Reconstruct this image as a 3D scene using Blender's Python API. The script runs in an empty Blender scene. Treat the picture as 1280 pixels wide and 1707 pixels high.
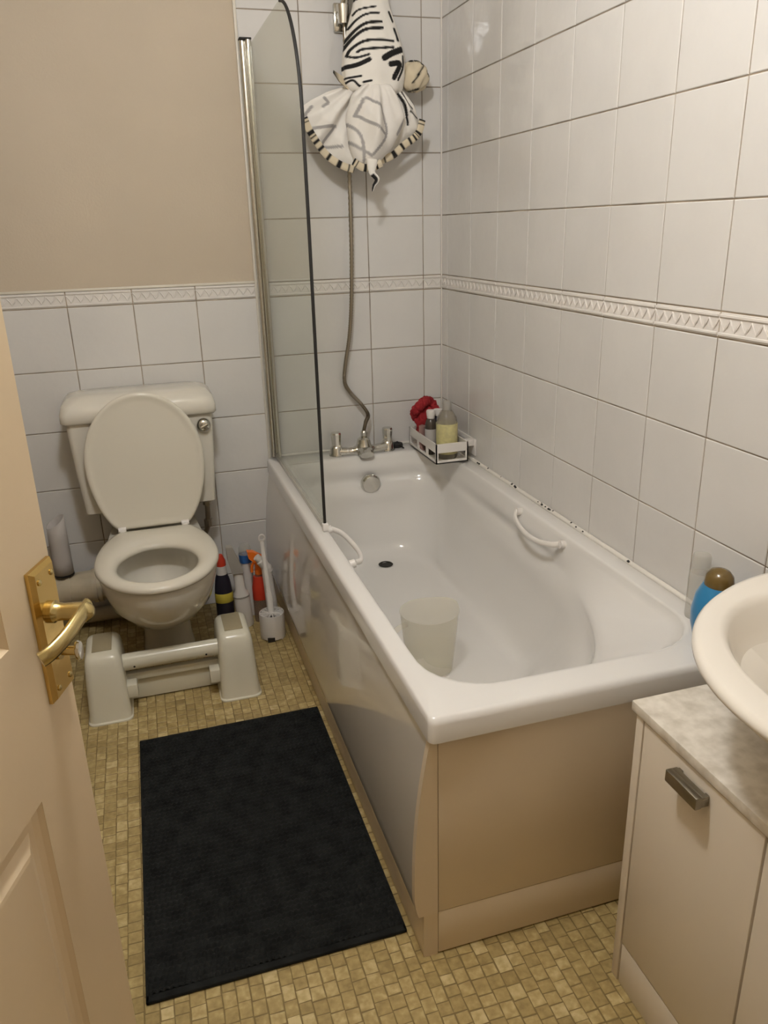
import bpy, bmesh, math, random
import numpy as np
from mathutils import Matrix, Vector
random.seed(7)
rng = np.random.default_rng(7)
SC = bpy.context.scene
COL = SC.collection
PI = math.pi

# ------------------------------------------------------------------ camera
CAM_POS = Vector((-1.0537, -2.7228, 1.317))
cd = bpy.data.cameras.new('camera'); cam = bpy.data.objects.new('camera', cd); COL.objects.link(cam)
cd.sensor_fit = 'HORIZONTAL'; cd.sensor_width = 36.0; cd.lens = 1303.96 / 1280 * 36.0
cd.clip_start = 0.02
_M = Matrix.Rotation(-0.2907, 3, 'Z') @ Matrix.Rotation(1.2201, 3, 'X') @ Matrix.Rotation(-0.0274, 3, 'Z')
cam.matrix_world = Matrix.Translation(CAM_POS) @ _M.to_4x4()
SC.camera = cam

# ------------------------------------------------------------------ world, exposure
w = bpy.data.worlds.new('doorway_fill'); SC.world = w; w.use_nodes = True
w.node_tree.nodes['Background'].inputs[0].default_value = (1.0, 0.80, 0.56, 1)
w.node_tree.nodes['Background'].inputs[1].default_value = 0.46  # even warm ambient fill, added to lift the faces turned to the doorway
SC.view_settings.view_transform = 'Standard'; SC.view_settings.look = 'None'
SC.view_settings.gamma = 1.0; SC.view_settings.use_curve_mapping = False
SC.view_settings.exposure = 0.0
SC.cycles.max_bounces = 7; SC.cycles.diffuse_bounces = 5; SC.cycles.glossy_bounces = 4; SC.cycles.transparent_max_bounces = 10
SC.cycles.caustics_reflective = False; SC.cycles.caustics_refractive = False; SC.cycles.adaptive_threshold = 0.05
LAMP_POS = (-0.95, -1.76, 2.247); LAMP_R = 0.085; LAMP_STRENGTH = 163.0; LAMP_COLOR = (0.975, 0.98, 0.98)

# ------------------------------------------------------------------ node helpers
def mat(name, col, rough=0.5, metal=0.0, spec=0.5, bump=0.0, bscale=40.0, vary=0.0, vscale=8.0, vcol=None,
        coat=0.0, trans=0.0, ior=1.45, emit=None, estr=0.0, objvary=0.0, attr=None, attrcol=None, detail=3.0, sub=0.0, bdist=0.002):
    m = bpy.data.materials.new(name); m.use_nodes = True
    nt = m.node_tree; b = nt.nodes['Principled BSDF']
    c = (*col, 1)
    b.inputs['Base Color'].default_value = c
    b.inputs['Roughness'].default_value = rough; b.inputs['Metallic'].default_value = metal
    b.inputs['Specular IOR Level'].default_value = spec; b.inputs['Coat Weight'].default_value = coat
    b.inputs['Transmission Weight'].default_value = trans; b.inputs['IOR'].default_value = ior
    if emit: b.inputs['Emission Color'].default_value = (*emit, 1); b.inputs['Emission Strength'].default_value = estr
    L = nt.links
    tc = nt.nodes.new('ShaderNodeNewGeometry').outputs['Position'] if (bump or vary) else None
    cur = None
    if vary:
        n = nt.nodes.new('ShaderNodeTexNoise'); n.inputs['Scale'].default_value = vscale; n.inputs['Detail'].default_value = detail
        L.new(tc, n.inputs['Vector'])
        r = nt.nodes.new('ShaderNodeMapRange'); r.inputs[1].default_value = 0.35; r.inputs[2].default_value = 0.68
        L.new(n.outputs[0], r.inputs[0])
        mx = nt.nodes.new('ShaderNodeMix'); mx.data_type = 'RGBA'
        mx.inputs[6].default_value = c
        mx.inputs[7].default_value = (*(vcol or [x * (1 - vary) for x in col]), 1)
        mm = nt.nodes.new('ShaderNodeMath'); mm.operation = 'MULTIPLY'; mm.inputs[1].default_value = 1.0 if vcol is None else vary
        L.new(r.outputs[0], mm.inputs[0]); L.new(mm.outputs[0], mx.inputs[0])
        cur = mx.outputs[2]
    if objvary:
        oi = nt.nodes.new('ShaderNodeObjectInfo')
        r = nt.nodes.new('ShaderNodeMapRange'); r.inputs[3].default_value = 1 - objvary; r.inputs[4].default_value = 1 + objvary
        L.new(oi.outputs['Random'], r.inputs[0])
        vm = nt.nodes.new('ShaderNodeVectorMath'); vm.operation = 'SCALE'
        if cur: L.new(cur, vm.inputs[0])
        else: vm.inputs[0].default_value = col
        L.new(r.outputs[0], vm.inputs['Scale']); cur = vm.outputs[0]
    if attr:
        a = nt.nodes.new('ShaderNodeAttribute'); a.attribute_name = attr
        mx = nt.nodes.new('ShaderNodeMix'); mx.data_type = 'RGBA'
        if cur: L.new(cur, mx.inputs[6])
        else: mx.inputs[6].default_value = c
        mx.inputs[7].default_value = (*attrcol, 1)
        L.new(a.outputs['Fac'], mx.inputs[0]); cur = mx.outputs[2]
    if cur: L.new(cur, b.inputs['Base Color'])
    if bump:
        n = nt.nodes.new('ShaderNodeTexNoise'); n.inputs['Scale'].default_value = bscale; n.inputs['Detail'].default_value = 2.0
        L.new(tc, n.inputs['Vector'])
        bp = nt.nodes.new('ShaderNodeBump'); bp.inputs['Strength'].default_value = bump; bp.inputs['Distance'].default_value = bdist
        L.new(n.outputs[0], bp.inputs['Height']); L.new(bp.outputs[0], b.inputs['Normal'])
    return m

M = {}
M['tile'] = mat('white_tile', (0.66, 0.647, 0.632), 0.035, spec=0.5, bump=0.5, bscale=22, objvary=0.022, vary=0.035, vscale=6, bdist=0.0022)
M['border'] = mat('white_border_tile', (0.72, 0.69, 0.66), 0.17, objvary=0.02)
M['grout'] = mat('brown_grout', (0.40, 0.33, 0.25), 0.9, vary=0.9, vscale=9, vcol=(0.13, 0.095, 0.06))
M['paint'] = mat('beige_wall_paint', (0.53, 0.452, 0.352), 0.7, bump=0.35, bscale=130, vary=0.06, vscale=3)
M['ceiling'] = mat('ceiling_paint', (0.72, 0.68, 0.6), 0.9)
M['trim'] = mat('white_trim', (0.68, 0.64, 0.56), 0.35)
M['floorbase'] = mat('vinyl_joint', (0.19, 0.135, 0.05), 0.5)
M['enamel'] = mat('white_enamel', (0.70, 0.685, 0.665), 0.12, spec=0.5, coat=0.3)
M['panel'] = mat('white_gloss_panel', (0.62, 0.585, 0.53), 0.3, spec=0.5, coat=1.0, bump=0.012, bscale=5)
M['panel'].node_tree.nodes['Principled BSDF'].inputs['Coat IOR'].default_value = 1.8
M['panel'].node_tree.nodes['Principled BSDF'].inputs['Coat Roughness'].default_value = 0.015
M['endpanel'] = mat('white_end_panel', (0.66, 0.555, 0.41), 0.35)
M['ceramic'] = mat('toilet_ceramic', (0.66, 0.63, 0.56), 0.1, coat=0.3)
M['basin'] = mat('basin_ceramic', (0.73, 0.69, 0.625), 0.16, coat=0.2)
M['seat'] = mat('seat_plastic', (0.66, 0.625, 0.54), 0.22)
M['stool'] = mat('stool_plastic', (0.66, 0.635, 0.53), 0.22)
M['pad'] = mat('grip_pad', (0.33, 0.28, 0.18), 0.75, bump=0.4, bscale=400)
M['chrome'] = mat('chrome', (0.62, 0.61, 0.57), 0.12, metal=1.0)
M['hose'] = mat('hose_metal', (0.36, 0.32, 0.26), 0.32, metal=1.0)
M['alu'] = mat('brushed_aluminium', (0.62, 0.60, 0.55), 0.2, metal=1.0)
M['brass'] = mat('polished_brass', (0.72, 0.50, 0.17), 0.14, metal=1.0, bump=0.08, bscale=60)
M['brassdull'] = mat('dull_brass', (0.56, 0.45, 0.21), 0.25, metal=1.0, bump=0.1, bscale=90)
M['black'] = mat('black_rubber', (0.012, 0.011, 0.01), 0.6)
M['holeshade'] = mat('painted_hole_shade', (0.02, 0.017, 0.013), 0.6)  # near-black colour that paints the shade inside openings
M['door'] = mat('cream_door_paint', (0.66, 0.53, 0.36), 0.38, bump=0.12, bscale=60)
M['matpile'] = mat('charcoal_chenille', (0.017, 0.018, 0.0175), 0.95, vary=0.55, vscale=30, spec=0.2)
M['carcass'] = mat('cream_laminate', (0.68, 0.61, 0.51), 0.4, vary=0.03, vscale=3)
M['worktop'] = mat('marbled_worktop', (0.74, 0.69, 0.61), 0.4, vary=0.8, vscale=42, vcol=(0.50, 0.45, 0.37), detail=8, bump=0.15, bscale=60)
M['handle'] = mat('pewter_handle', (0.30, 0.275, 0.22), 0.35, metal=1.0)
M['whiteplastic'] = mat('white_plastic', (0.72, 0.69, 0.66), 0.3)
M['greyplastic'] = mat('grey_plastic', (0.34, 0.32, 0.29), 0.4)
M['pipe'] = mat('beige_pipe', (0.52, 0.45, 0.33), 0.35, vary=0.2, vscale=14)
M['orange'] = mat('orange_plastic', (0.85, 0.19, 0.02), 0.35)
M['red'] = mat('red_label', (0.55, 0.045, 0.02), 0.4)
M['bluecollar'] = mat('blue_collar', (0.03, 0.12, 0.36), 0.4)
M['blueb'] = mat('blue_bottle', (0.025, 0.20, 0.42), 0.28, coat=0.3)
M['browncap'] = mat('bronze_cap', (0.13, 0.083, 0.022), 0.22, coat=0.4)
M['blackplastic'] = mat('black_plastic', (0.02, 0.018, 0.03), 0.3)
M['yellow'] = mat('yellow_label', (0.60, 0.50, 0.07), 0.5)
M['cream'] = mat('pale_yellow_label', (0.62, 0.57, 0.28), 0.45, vary=0.5, vscale=60, vcol=(0.36, 0.33, 0.20))
M['puff'] = mat('red_mesh', (0.30, 0.012, 0.018), 0.8, bump=0.8, bscale=300)
M['greybottle'] = mat('smoky_bottle', (0.07, 0.055, 0.045), 0.25)
M['labelgrey'] = mat('grey_label', (0.46, 0.44, 0.44), 0.5)
M['seal'] = mat('sealant', (0.74, 0.71, 0.66), 0.4)
M['card'] = mat('pale_card', (0.46, 0.43, 0.41), 0.7)
M['cloth'] = mat('white_cotton_black_print', (0.80, 0.77, 0.72), 0.85, attr='print', attrcol=(0.008, 0.007, 0.007), bump=0.25, bscale=25, bdist=0.01)
M['clothgrey'] = mat('white_cotton_reverse', (0.78, 0.75, 0.71), 0.85, attr='print', attrcol=(0.36, 0.345, 0.34), bump=0.35, bscale=22, bdist=0.012)
M['hem'] = mat('cream_hem', (0.62, 0.54, 0.40), 0.85, attr='print', attrcol=(0.008, 0.007, 0.007))
M['lampglass'] = mat('lamp_glass', (0.9, 0.9, 0.9), 0.4, emit=LAMP_COLOR, estr=LAMP_STRENGTH)

def thin(name, tint, refl=0.08, rough=0.03):
    m = bpy.data.materials.new(name); m.use_nodes = True; nt = m.node_tree; nt.nodes.clear()
    o = nt.nodes.new('ShaderNodeOutputMaterial'); t = nt.nodes.new('ShaderNodeBsdfTransparent'); g = nt.nodes.new('ShaderNodeBsdfGlossy')
    t.inputs[0].default_value = (*tint, 1); g.inputs['Roughness'].default_value = rough
    lw = nt.nodes.new('ShaderNodeLayerWeight'); lw.inputs[0].default_value = 0.5
    pw = nt.nodes.new('ShaderNodeMath'); pw.operation = 'POWER'; pw.inputs[1].default_value = 5.0
    nt.links.new(lw.outputs['Facing'], pw.inputs[0])
    f = nt.nodes.new('ShaderNodeMath'); f.operation = 'MULTIPLY_ADD'; f.inputs[1].default_value = 0.45; f.inputs[2].default_value = 0.03
    nt.links.new(pw.outputs[0], f.inputs[0])
    mx = nt.nodes.new('ShaderNodeMixShader')
    nt.links.new(f.outputs[0], mx.inputs[0]); nt.links.new(t.outputs[0], mx.inputs[1]); nt.links.new(g.outputs[0], mx.inputs[2])
    nt.links.new(mx.outputs[0], o.inputs[0]); return m
def milky(name, col, alpha, rough=0.3):
    m = mat(name, col, rough); m.node_tree.nodes['Principled BSDF'].inputs['Alpha'].default_value = alpha; return m
M['glass'] = thin('screen_glass', (0.93, 0.945, 0.92))
M['clear'] = milky('clear_plastic', (0.55, 0.53, 0.48), 0.40, 0.12)
M['clearneck'] = milky('smoky_clear_plastic', (0.30, 0.27, 0.22), 0.6, 0.12)
M['jug'] = milky('yellowed_plastic', (0.66, 0.61, 0.46), 0.24, 0.3)
M['amber'] = milky('red_tinted_plastic', (0.35, 0.24, 0.18), 0.5, 0.12)
M['water'] = mat('water', (0.42, 0.43, 0.42), 0.03)

# floor pieces: colour comes from a per-piece attribute plus a fine marbling
def mosaic_mat():
    m = bpy.data.materials.new('marbled_mosaic'); m.use_nodes = True; nt = m.node_tree; b = nt.nodes['Principled BSDF']
    a = nt.nodes.new('ShaderNodeAttribute'); a.attribute_name = 'piece'
    n = nt.nodes.new('ShaderNodeTexNoise'); n.inputs['Scale'].default_value = 70; n.inputs['Detail'].default_value = 4
    nt.links.new(nt.nodes.new('ShaderNodeNewGeometry').outputs['Position'], n.inputs['Vector'])
    ad = nt.nodes.new('ShaderNodeMath'); ad.operation = 'ADD'
    ml = nt.nodes.new('ShaderNodeMath'); ml.operation = 'MULTIPLY_ADD'; ml.inputs[1].default_value = 1.5; ml.inputs[2].default_value = -0.75
    nt.links.new(n.outputs[0], ml.inputs[0]); nt.links.new(a.outputs['Fac'], ad.inputs[0]); nt.links.new(ml.outputs[0], ad.inputs[1])
    r = nt.nodes.new('ShaderNodeValToRGB'); e = r.color_ramp.elements
    e[0].position = 0.0; e[0].color = (0.27, 0.195, 0.075, 1); e[1].position = 1.0; e[1].color = (0.58, 0.475, 0.25, 1)
    k = r.color_ramp.elements.new(0.5); k.color = (0.40, 0.30, 0.125, 1)
    nt.links.new(ad.outputs[0], r.inputs[0]); nt.links.new(r.outputs[0], b.inputs['Base Color'])
    b.inputs['Roughness'].default_value = 0.42
    return m
M['mosaic'] = mosaic_mat()

# ------------------------------------------------------------------ mesh helpers
def rootloc(p):
    v = Vector((0, 0, 0))
    while p is not None: v += p.location; p = p.parent
    return v
def mk(name, verts, faces, m, parent=None, smooth=True, ang=38, attr=None, local=False, sub=0, solid=0.0, recalc=True):
    off = Vector((0, 0, 0)) if local or parent is None else rootloc(parent)
    V = [(x - off.x, y - off.y, z - off.z) for x, y, z in verts]
    me = bpy.data.meshes.new(name); me.from_pydata(V, [], faces)
    if recalc:
        bm = bmesh.new(); bm.from_mesh(me); bmesh.ops.recalc_face_normals(bm, faces=bm.faces); bm.to_mesh(me); bm.free()
    me.update()
    if smooth:
        me.polygons.foreach_set('use_smooth', [True] * len(me.polygons)); me.set_sharp_from_angle(angle=math.radians(ang))
    if attr:
        a = me.attributes.new(attr[0], 'FLOAT', 'POINT'); a.data.foreach_set('value', attr[1])
    me.materials.append(M[m] if isinstance(m, str) else m)
    o = bpy.data.objects.new(name, me); COL.objects.link(o); o.parent = parent
    if solid:
        s = o.modifiers.new('thickness', 'SOLIDIFY'); s.thickness = solid; s.offset = 0
    if sub:
        s = o.modifiers.new('smooth', 'SUBSURF'); s.levels = sub; s.render_levels = sub
    return o
def thing(name, label, cat, loc, group=None):
    o = bpy.data.objects.new(name, None); COL.objects.link(o); o.location = loc; o.empty_display_size = 0.05
    o['label'] = label; o['category'] = cat
    if group: o['group'] = group
    return o
def struct(o, label=None):
    o['kind'] = 'structure'
    if label: o['label'] = label
    return o
def join(*parts):
    V, F = [], []
    for v, f in parts:
        n = len(V); V += list(v); F += [tuple(i + n for i in q) for q in f]
    return V, F
def xf(vf, mtx):
    return [tuple(mtx @ Vector(v)) for v in vf[0]], vf[1]
def box(x0, x1, y0, y1, z0, z1, bev=0.0, seg=2):
    bm = bmesh.new(); bmesh.ops.create_cube(bm, size=1.0)
    for v in bm.verts:
        v.co = Vector(((x0 + x1) / 2 + v.co.x * (x1 - x0), (y0 + y1) / 2 + v.co.y * (y1 - y0), (z0 + z1) / 2 + v.co.z * (z1 - z0)))
    if bev: bmesh.ops.bevel(bm, geom=list(bm.edges), offset=bev, segments=seg, affect='EDGES', profile=0.5)
    bm.verts.index_update()
    r = [tuple(v.co) for v in bm.verts], [tuple(v.index for v in f.verts) for f in bm.faces]
    bm.free(); return r
def loft(rings, cap0=True, cap1=True, closed=True):
    V, F = [], []; n = len(rings[0])
    for r in rings: V += [tuple(p) for p in r]
    for k in range(len(rings) - 1):
        for i in range(n if closed else n - 1):
            j = (i + 1) % n
            F.append((k * n + i, k * n + j, (k + 1) * n + j, (k + 1) * n + i))
    if cap0: F.append(tuple(range(n))[::-1])
    if cap1: F.append(tuple(range((len(rings) - 1) * n, len(rings) * n)))
    return V, F
def lathe(prof, c=(0, 0, 0), n=32, sx=1.0, sy=1.0):
    rings = [[(c[0] + r * sx * math.cos(2 * PI * i / n), c[1] + r * sy * math.sin(2 * PI * i / n), c[2] + z) for i in range(n)] for r, z in prof]
    return loft(rings)
def smooth_path(pts, k=8):
    P = [np.array(p, float) for p in pts]; P = [2 * P[0] - P[1]] + P + [2 * P[-1] - P[-2]]; out = []
    for i in range(1, len(P) - 2):
        for t in np.linspace(0, 1, k, endpoint=False):
            a, b, c, d = P[i - 1], P[i], P[i + 1], P[i + 2]
            out.append(0.5 * ((2 * b) + (-a + c) * t + (2 * a - 5 * b + 4 * c - d) * t ** 2 + (-a + 3 * b - 3 * c + d) * t ** 3))
    out.append(P[-2]); return [tuple(o) for o in out]
def tube(path, r, n=16, caps=True, sq=None, up0=None):
    P = [Vector(p) for p in path]; rs = r if isinstance(r, (list, tuple)) else [r] * len(P)
    up = Vector(up0) if up0 else None; rings = []
    for i, p in enumerate(P):
        t = ((P[i + 1] if i < len(P) - 1 else p) - (P[i - 1] if i else p)).normalized()
        if up is None:
            up = Vector((0, 0, 1)) if abs(t.z) < 0.9 else Vector((0, 1, 0))
        up = (up - t * up.dot(t)).normalized(); s = t.cross(up)
        a, b = (1, 1) if sq is None else sq
        rings.append([tuple(p + (up * math.sin(2 * PI * k / n) * b + s * math.cos(2 * PI * k / n) * a) * rs[i]) for k in range(n)])
    return loft(rings, caps, caps)
def rrect(x0, x1, y0, y1, r, seg=8):
    out = []
    rr = r if isinstance(r, (list, tuple)) else [r] * 4
    for (cx, cy, a, q) in ((x1 - rr[0], y1 - rr[0], 0, rr[0]), (x0 + rr[1], y1 - rr[1], 90, rr[1]), (x0 + rr[2], y0 + rr[2], 180, rr[2]), (x1 - rr[3], y0 + rr[3], 270, rr[3])):
        for k in range(seg + 1):
            t = math.radians(a + 90 * k / seg); out.append((cx + q * math.cos(t), cy + q * math.sin(t)))
    return out
def star(poly, c):
    # polar radius of an outline seen from c
    P = np.array(poly, float); Q = []
    for i in range(len(P)):
        k = max(2, int(np.hypot(*(P[(i + 1) % len(P)] - P[i])) / 0.004))
        for t in np.linspace(0, 1, k, endpoint=False): Q.append(P[i] * (1 - t) + P[(i + 1) % len(P)] * t)
    Q = np.array(Q) - np.array(c); th = np.arctan2(Q[:, 1], Q[:, 0]); r = np.hypot(Q[:, 0], Q[:, 1])
    o = np.argsort(th); return lambda a: np.interp((np.asarray(a) + PI) % (2 * PI) - PI, th[o], r[o], period=2 * PI)
def prism(outline, axis, a0, a1):
    # outline of 2D points extruded along axis 0/1/2
    def P(q, a):
        return (a, q[0], q[1]) if axis == 0 else (q[0], a, q[1]) if axis == 1 else (q[0], q[1], a)
    return loft([[P(q, a0) for q in outline], [P(q, a1) for q in outline]])
def catmull(arr, k):
    A = [np.asarray(a, float) for a in arr]; A = [2 * A[0] - A[1]] + A + [2 * A[-1] - A[-2]]; out = []
    for i in range(1, len(A) - 2):
        for t in np.linspace(0, 1, k, endpoint=False):
            a, b, c, d = A[i - 1], A[i], A[i + 1], A[i + 2]
            out.append(0.5 * ((2 * b) + (-a + c) * t + (2 * a - 5 * b + 4 * c - d) * t ** 2 + (-a + 3 * b - 3 * c + d) * t ** 3))
    out.append(A[-2]); return out

# ------------------------------------------------------------------ the room
XL, YF, ZC = -1.50, -2.55, 2.36
floor = struct(mk('floor', *box(XL - 0.1, 0.1, YF - 0.9, 0.1, -0.05, -0.0006), 'floorbase', smooth=False), 'beige mosaic patterned bathroom floor')
ceiling = struct(mk('ceiling', *box(XL - 0.1, 0.1, YF - 0.1, 0.1, ZC, ZC + 0.05), 'ceiling', smooth=False), 'plain ceiling above the bathroom')
wall_back = struct(mk('wall_back', *box(XL - 0.1, 0.1, 0.007, 0.1, 0, ZC), 'paint', smooth=False), 'back wall, beige paint above white tiles')
wall_right = struct(mk('wall_right', *box(0.007, 0.1, YF - 0.1, 0.007, 0, ZC), 'paint', smooth=False), 'right wall tiled in white')
wall_left = struct(mk('wall_left', *box(XL - 0.1, XL, YF - 0.1, 0.007, 0, ZC), 'paint', smooth=False), 'left wall behind the open door')
DX0, DX1 = -1.425, -0.66
wall_front = struct(mk('wall_front', *join(box(XL, DX0, YF - 0.1, YF, 0, ZC), box(DX1, 0.007, YF - 0.1, YF, 0, ZC), box(DX0, DX1, YF - 0.1, YF, 2.03, ZC)), 'paint', smooth=False), 'front wall around the doorway')

# tiles: one object each, children of the wall they are on
GAP = 0.0027; TH = 0.1978; Z0 = 1.10; ZB = 1.1486
tile_cache = {}
def tile_mesh(w, h):
    key = (round(w, 4), round(h, 4))
    if key not in tile_cache:
        a, b, c = (w - GAP) / 2, (h - GAP) / 2, 0.0016
        V = [(-a, .007, -b), (a, .007, -b), (a, .007, b), (-a, .007, b), (-a, .0012, -b), (a, .0012, -b), (a, .0012, b), (-a, .0012, b),
             (-a + c, 0, -b + c), (a - c, 0, -b + c), (a - c, 0, b - c), (-a + c, 0, b - c)]
        F = [(8, 9, 10, 11)]
        for lo, hi in ((0, 4), (4, 8)):
            for i in range(4): j = (i + 1) % 4; F.append((lo + i, lo + j, hi + j, hi + i))
        me = bpy.data.meshes.new('tile'); me.from_pydata(V, [], F); me.update(); me.materials.append(M['tile'])
        tile_cache[key] = me
    return tile_cache[key]
def border_mesh(w):
    key = ('b', round(w, 4))
    if key not in tile_cache:
        h = ZB - Z0; a, b = (w - GAP) / 2, (h - GAP) / 2
        parts = [box(-a, a, 0.0005, 0.007, -b, b, 0.0012, 1)]
        for z in (b - 0.006, -b + 0.006): parts.append(box(-a + .001, a - .001, -0.0028, 0.001, z - 0.003, z + 0.003, 0.0012, 1))
        n = max(1, int(round(2 * a / 0.0275))); st = 2 * a / n
        for k in range(n):
            x = -a + (k + .5) * st
            for (x0, x1) in ((x - st * .5, x), (x, x + st * .5)):
                zz = (0.011, -0.011) if x1 == x else (-0.011, 0.011)
                parts.append(tube([(x0, 0.0005, zz[0]), ((x0 + x1) / 2 + .002, -0.0012, 0), (x1, 0.0005, zz[1])], 0.0019, 5, False))
        V, F = join(*parts)
        me = bpy.data.meshes.new('border_tile'); me.from_pydata(V, [], F); me.update(); me.materials.append(M['border'])
        tile_cache[key] = me
    return tile_cache[key]
def add_tile(wall, name, me, u, z, tilt=True):
    o = bpy.data.objects.new(name, me); COL.objects.link(o); o.parent = wall
    if wall is wall_back: o.location = (u, 0, z); rz = 0
    else: o.location = (0, u, z); rz = -PI / 2
    t = 0.0016 if tilt else 0
    o.rotation_euler = (random.uniform(-t, t), 0, rz + random.uniform(-t, t))
rows_up = [(ZB + k * TH, min(ZB + (k + 1) * TH, ZC)) for k in range(7) if ZB + k * TH < ZC - 0.01]
rows_dn = [(max(0, Z0 - (k + 1) * TH), Z0 - k * TH) for k in range(6)]
def tile_field(wall, cols, lo, hi_rows):
    for (c0, c1) in cols:
        w_ = abs(c1 - c0); u = (c0 + c1) / 2
        for (a, b) in rows_dn:
            if b > lo: add_tile(wall, 'tile', tile_mesh(w_, b - a), u, (a + b) / 2)
        add_tile(wall, 'border_tile', border_mesh(w_), u, (Z0 + ZB) / 2, False)
        if hi_rows:
            for (a, b) in rows_up: add_tile(wall, 'tile', tile_mesh(w_, b - a), u, (a + b) / 2)
bath_cols = [(-0.0693, -0.002), (-0.2693, -0.0693), (-0.4693, -0.2693), (-0.660, -0.4693)]
toilet_cols = [(-0.864, -0.666), (-1.064, -0.864), (-1.264, -1.064), (-1.464, -1.264), (XL, -1.464)]
tile_field(wall_back, bath_cols, 0.52, True)
tile_field(wall_back, toilet_cols, 0.0, False)
rc = [(-0.057, -0.002)] + [(-0.257 - k * 0.2, -0.057 - k * 0.2) for k in range(12)]
tile_field(wall_right, rc, 0.52, True)
mk('grout', *join(box(-0.662, 0.007, 0.0022, 0.0065, 0.3, ZC), box(XL, -0.662, 0.0022, 0.0065, 0, ZB)), 'grout', wall_back, smooth=False)
mk('grout', *box(0.0022, 0.0065, YF, 0.002, 0.3, ZC), 'grout', wall_right, smooth=False)
t1 = struct(mk('trim_1', *box(-0.668, -0.659, -0.0035, 0.006, 0.0, ZC - .001, 0.002), 'trim'), 'white vertical edging strip where the tiles end beside the screen')
t2 = struct(mk('trim_2', *box(XL, -0.668, -0.003, 0.0065, ZB - 0.001, ZB + 0.007, 0.002), 'trim'), 'pale horizontal edging strip on top of the border tiles')
mk('corner_sealant', *box(-0.004, 0.001, -0.004, 0.001, 0.545, ZC, 0.0015), 'seal', wall_right)

# floor mosaic pieces: the nearest 300 are parts, the others one part
def project(p):
    q = _M.transposed() @ (Vector(p) - CAM_POS)
    return (640 + 1303.96 * q.x / -q.z, 853.5 - 1303.96 * q.y / -q.z) if q.z < -0.05 else None
pieces = []
x = XL
while x < -0.02:
    cw = random.uniform(0.0245, 0.0295); y = YF - random.uniform(0, 0.03)
    while y < 0:
        ln = random.choice([0.024, 0.027, 0.030, 0.033]) * random.uniform(0.92, 1.08)
        pieces.append((x, x + cw, y, y + ln)); y += ln
    x += cw
def piece_geo(x0, x1, y0, y1):
    g = 0.0011; j = lambda: random.uniform(-0.0009, 0.0009); e = 0.0008
    q = [(x0 + g + j(), y0 + g + j()), (x1 - g + j(), y0 + g + j()), (x1 - g + j(), y1 - g + j()), (x0 + g + j(), y1 - g + j())]
    cx, cy = (x0 + x1) / 2, (y0 + y1) / 2
    V = [(a, b, -0.0006) for a, b in q] + [(a + (e if a < cx else -e), b + (e if b < cy else -e), 0.0) for a, b in q]
    return V, [(4, 5, 6, 7)] + [(i, (i + 1) % 4, 4 + (i + 1) % 4, 4 + i) for i in range(4)]
def shade(): return min(1.0, max(0.0, random.gauss(0.42, 0.15) + (0.22 if random.random() < 0.12 else 0)))
cand = []
for i, pc in enumerate(pieces):
    c = ((pc[0] + pc[1]) / 2, (pc[2] + pc[3]) / 2, 0)
    s = project(c)
    if s and 150 < s[0] < 1100 and 1000 < s[1] < 1715:
        in_mat = -1.195 < c[0] < -0.695 and -1.61 < c[1] < -0.80
        hid = c[0] > -0.36 and c[1] < -1.81 or (c[0] > -0.68 and c[1] > -1.66) or s[0] < 140 + (s[1] - 1230) * 0.2
        if not in_mat and not hid: cand.append(((Vector(c) - CAM_POS).length, i))
near = set(i for _, i in sorted(cand)[:300])
SV, SF, SA = [], [], []
for i, pc in enumerate(pieces):
    V, F = piece_geo(*pc); s = shade()
    if i in near:
        mk('mosaic_tile', V, F, 'mosaic', floor, smooth=False, attr=('piece', [s] * 8), recalc=False)
    else:
        n = len(SV); SV += V; SF += [tuple(a + n for a in f) for f in F]; SA += [s] * 8
o = mk('mosaic_tiles', SV, SF, 'mosaic', floor, smooth=False, attr=('piece', SA), recalc=False); o['kind'] = 'stuff'

# ceiling lamp (above the frame; it lights the room)
t = thing('ceiling_lamp', 'round glass globe lamp on the ceiling above the bath mat', 'lamp', (LAMP_POS[0], LAMP_POS[1], ZC))
mk('lamp_base', *lathe([(0.0, 0), (0.06, 0), (0.06, -0.02), (0.035, -0.03), (0.03, LAMP_POS[2] - ZC + LAMP_R * .9), (0, LAMP_POS[2] - ZC + LAMP_R * .9)], (LAMP_POS[0], LAMP_POS[1], ZC)), 'whiteplastic', t)
mk('lamp_globe', *lathe([(max(0.0005, LAMP_R * math.sin(a)), -LAMP_R * math.cos(a)) for a in np.linspace(0.01, PI - 0.01, 20)], LAMP_POS), 'lampglass', t)

# ------------------------------------------------------------------ door (open, seen almost edge on)
DE = Vector((-1.181, -1.852, 0)); DAZ = math.radians(19.5)
# local door frame: +x runs from the free edge to the hinge, +y is out of the visible face, z up
ex = Vector((-math.sin(DAZ), -math.cos(DAZ), 0)); ey = Vector((math.cos(DAZ), -math.sin(DAZ), 0))
DW, DT, DH = 0.715, 0.035, 1.98
door = bpy.data.objects.new('door_1', None); COL.objects.link(door)
door.matrix_world = Matrix.Translation((DE.x, DE.y, 0.006)) @ Matrix.Rotation(math.atan2(ey.y, ey.x) - PI / 2, 4, 'Z')
door['kind'] = 'structure'; door['label'] = 'cream painted panelled door standing open at the left'
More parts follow.
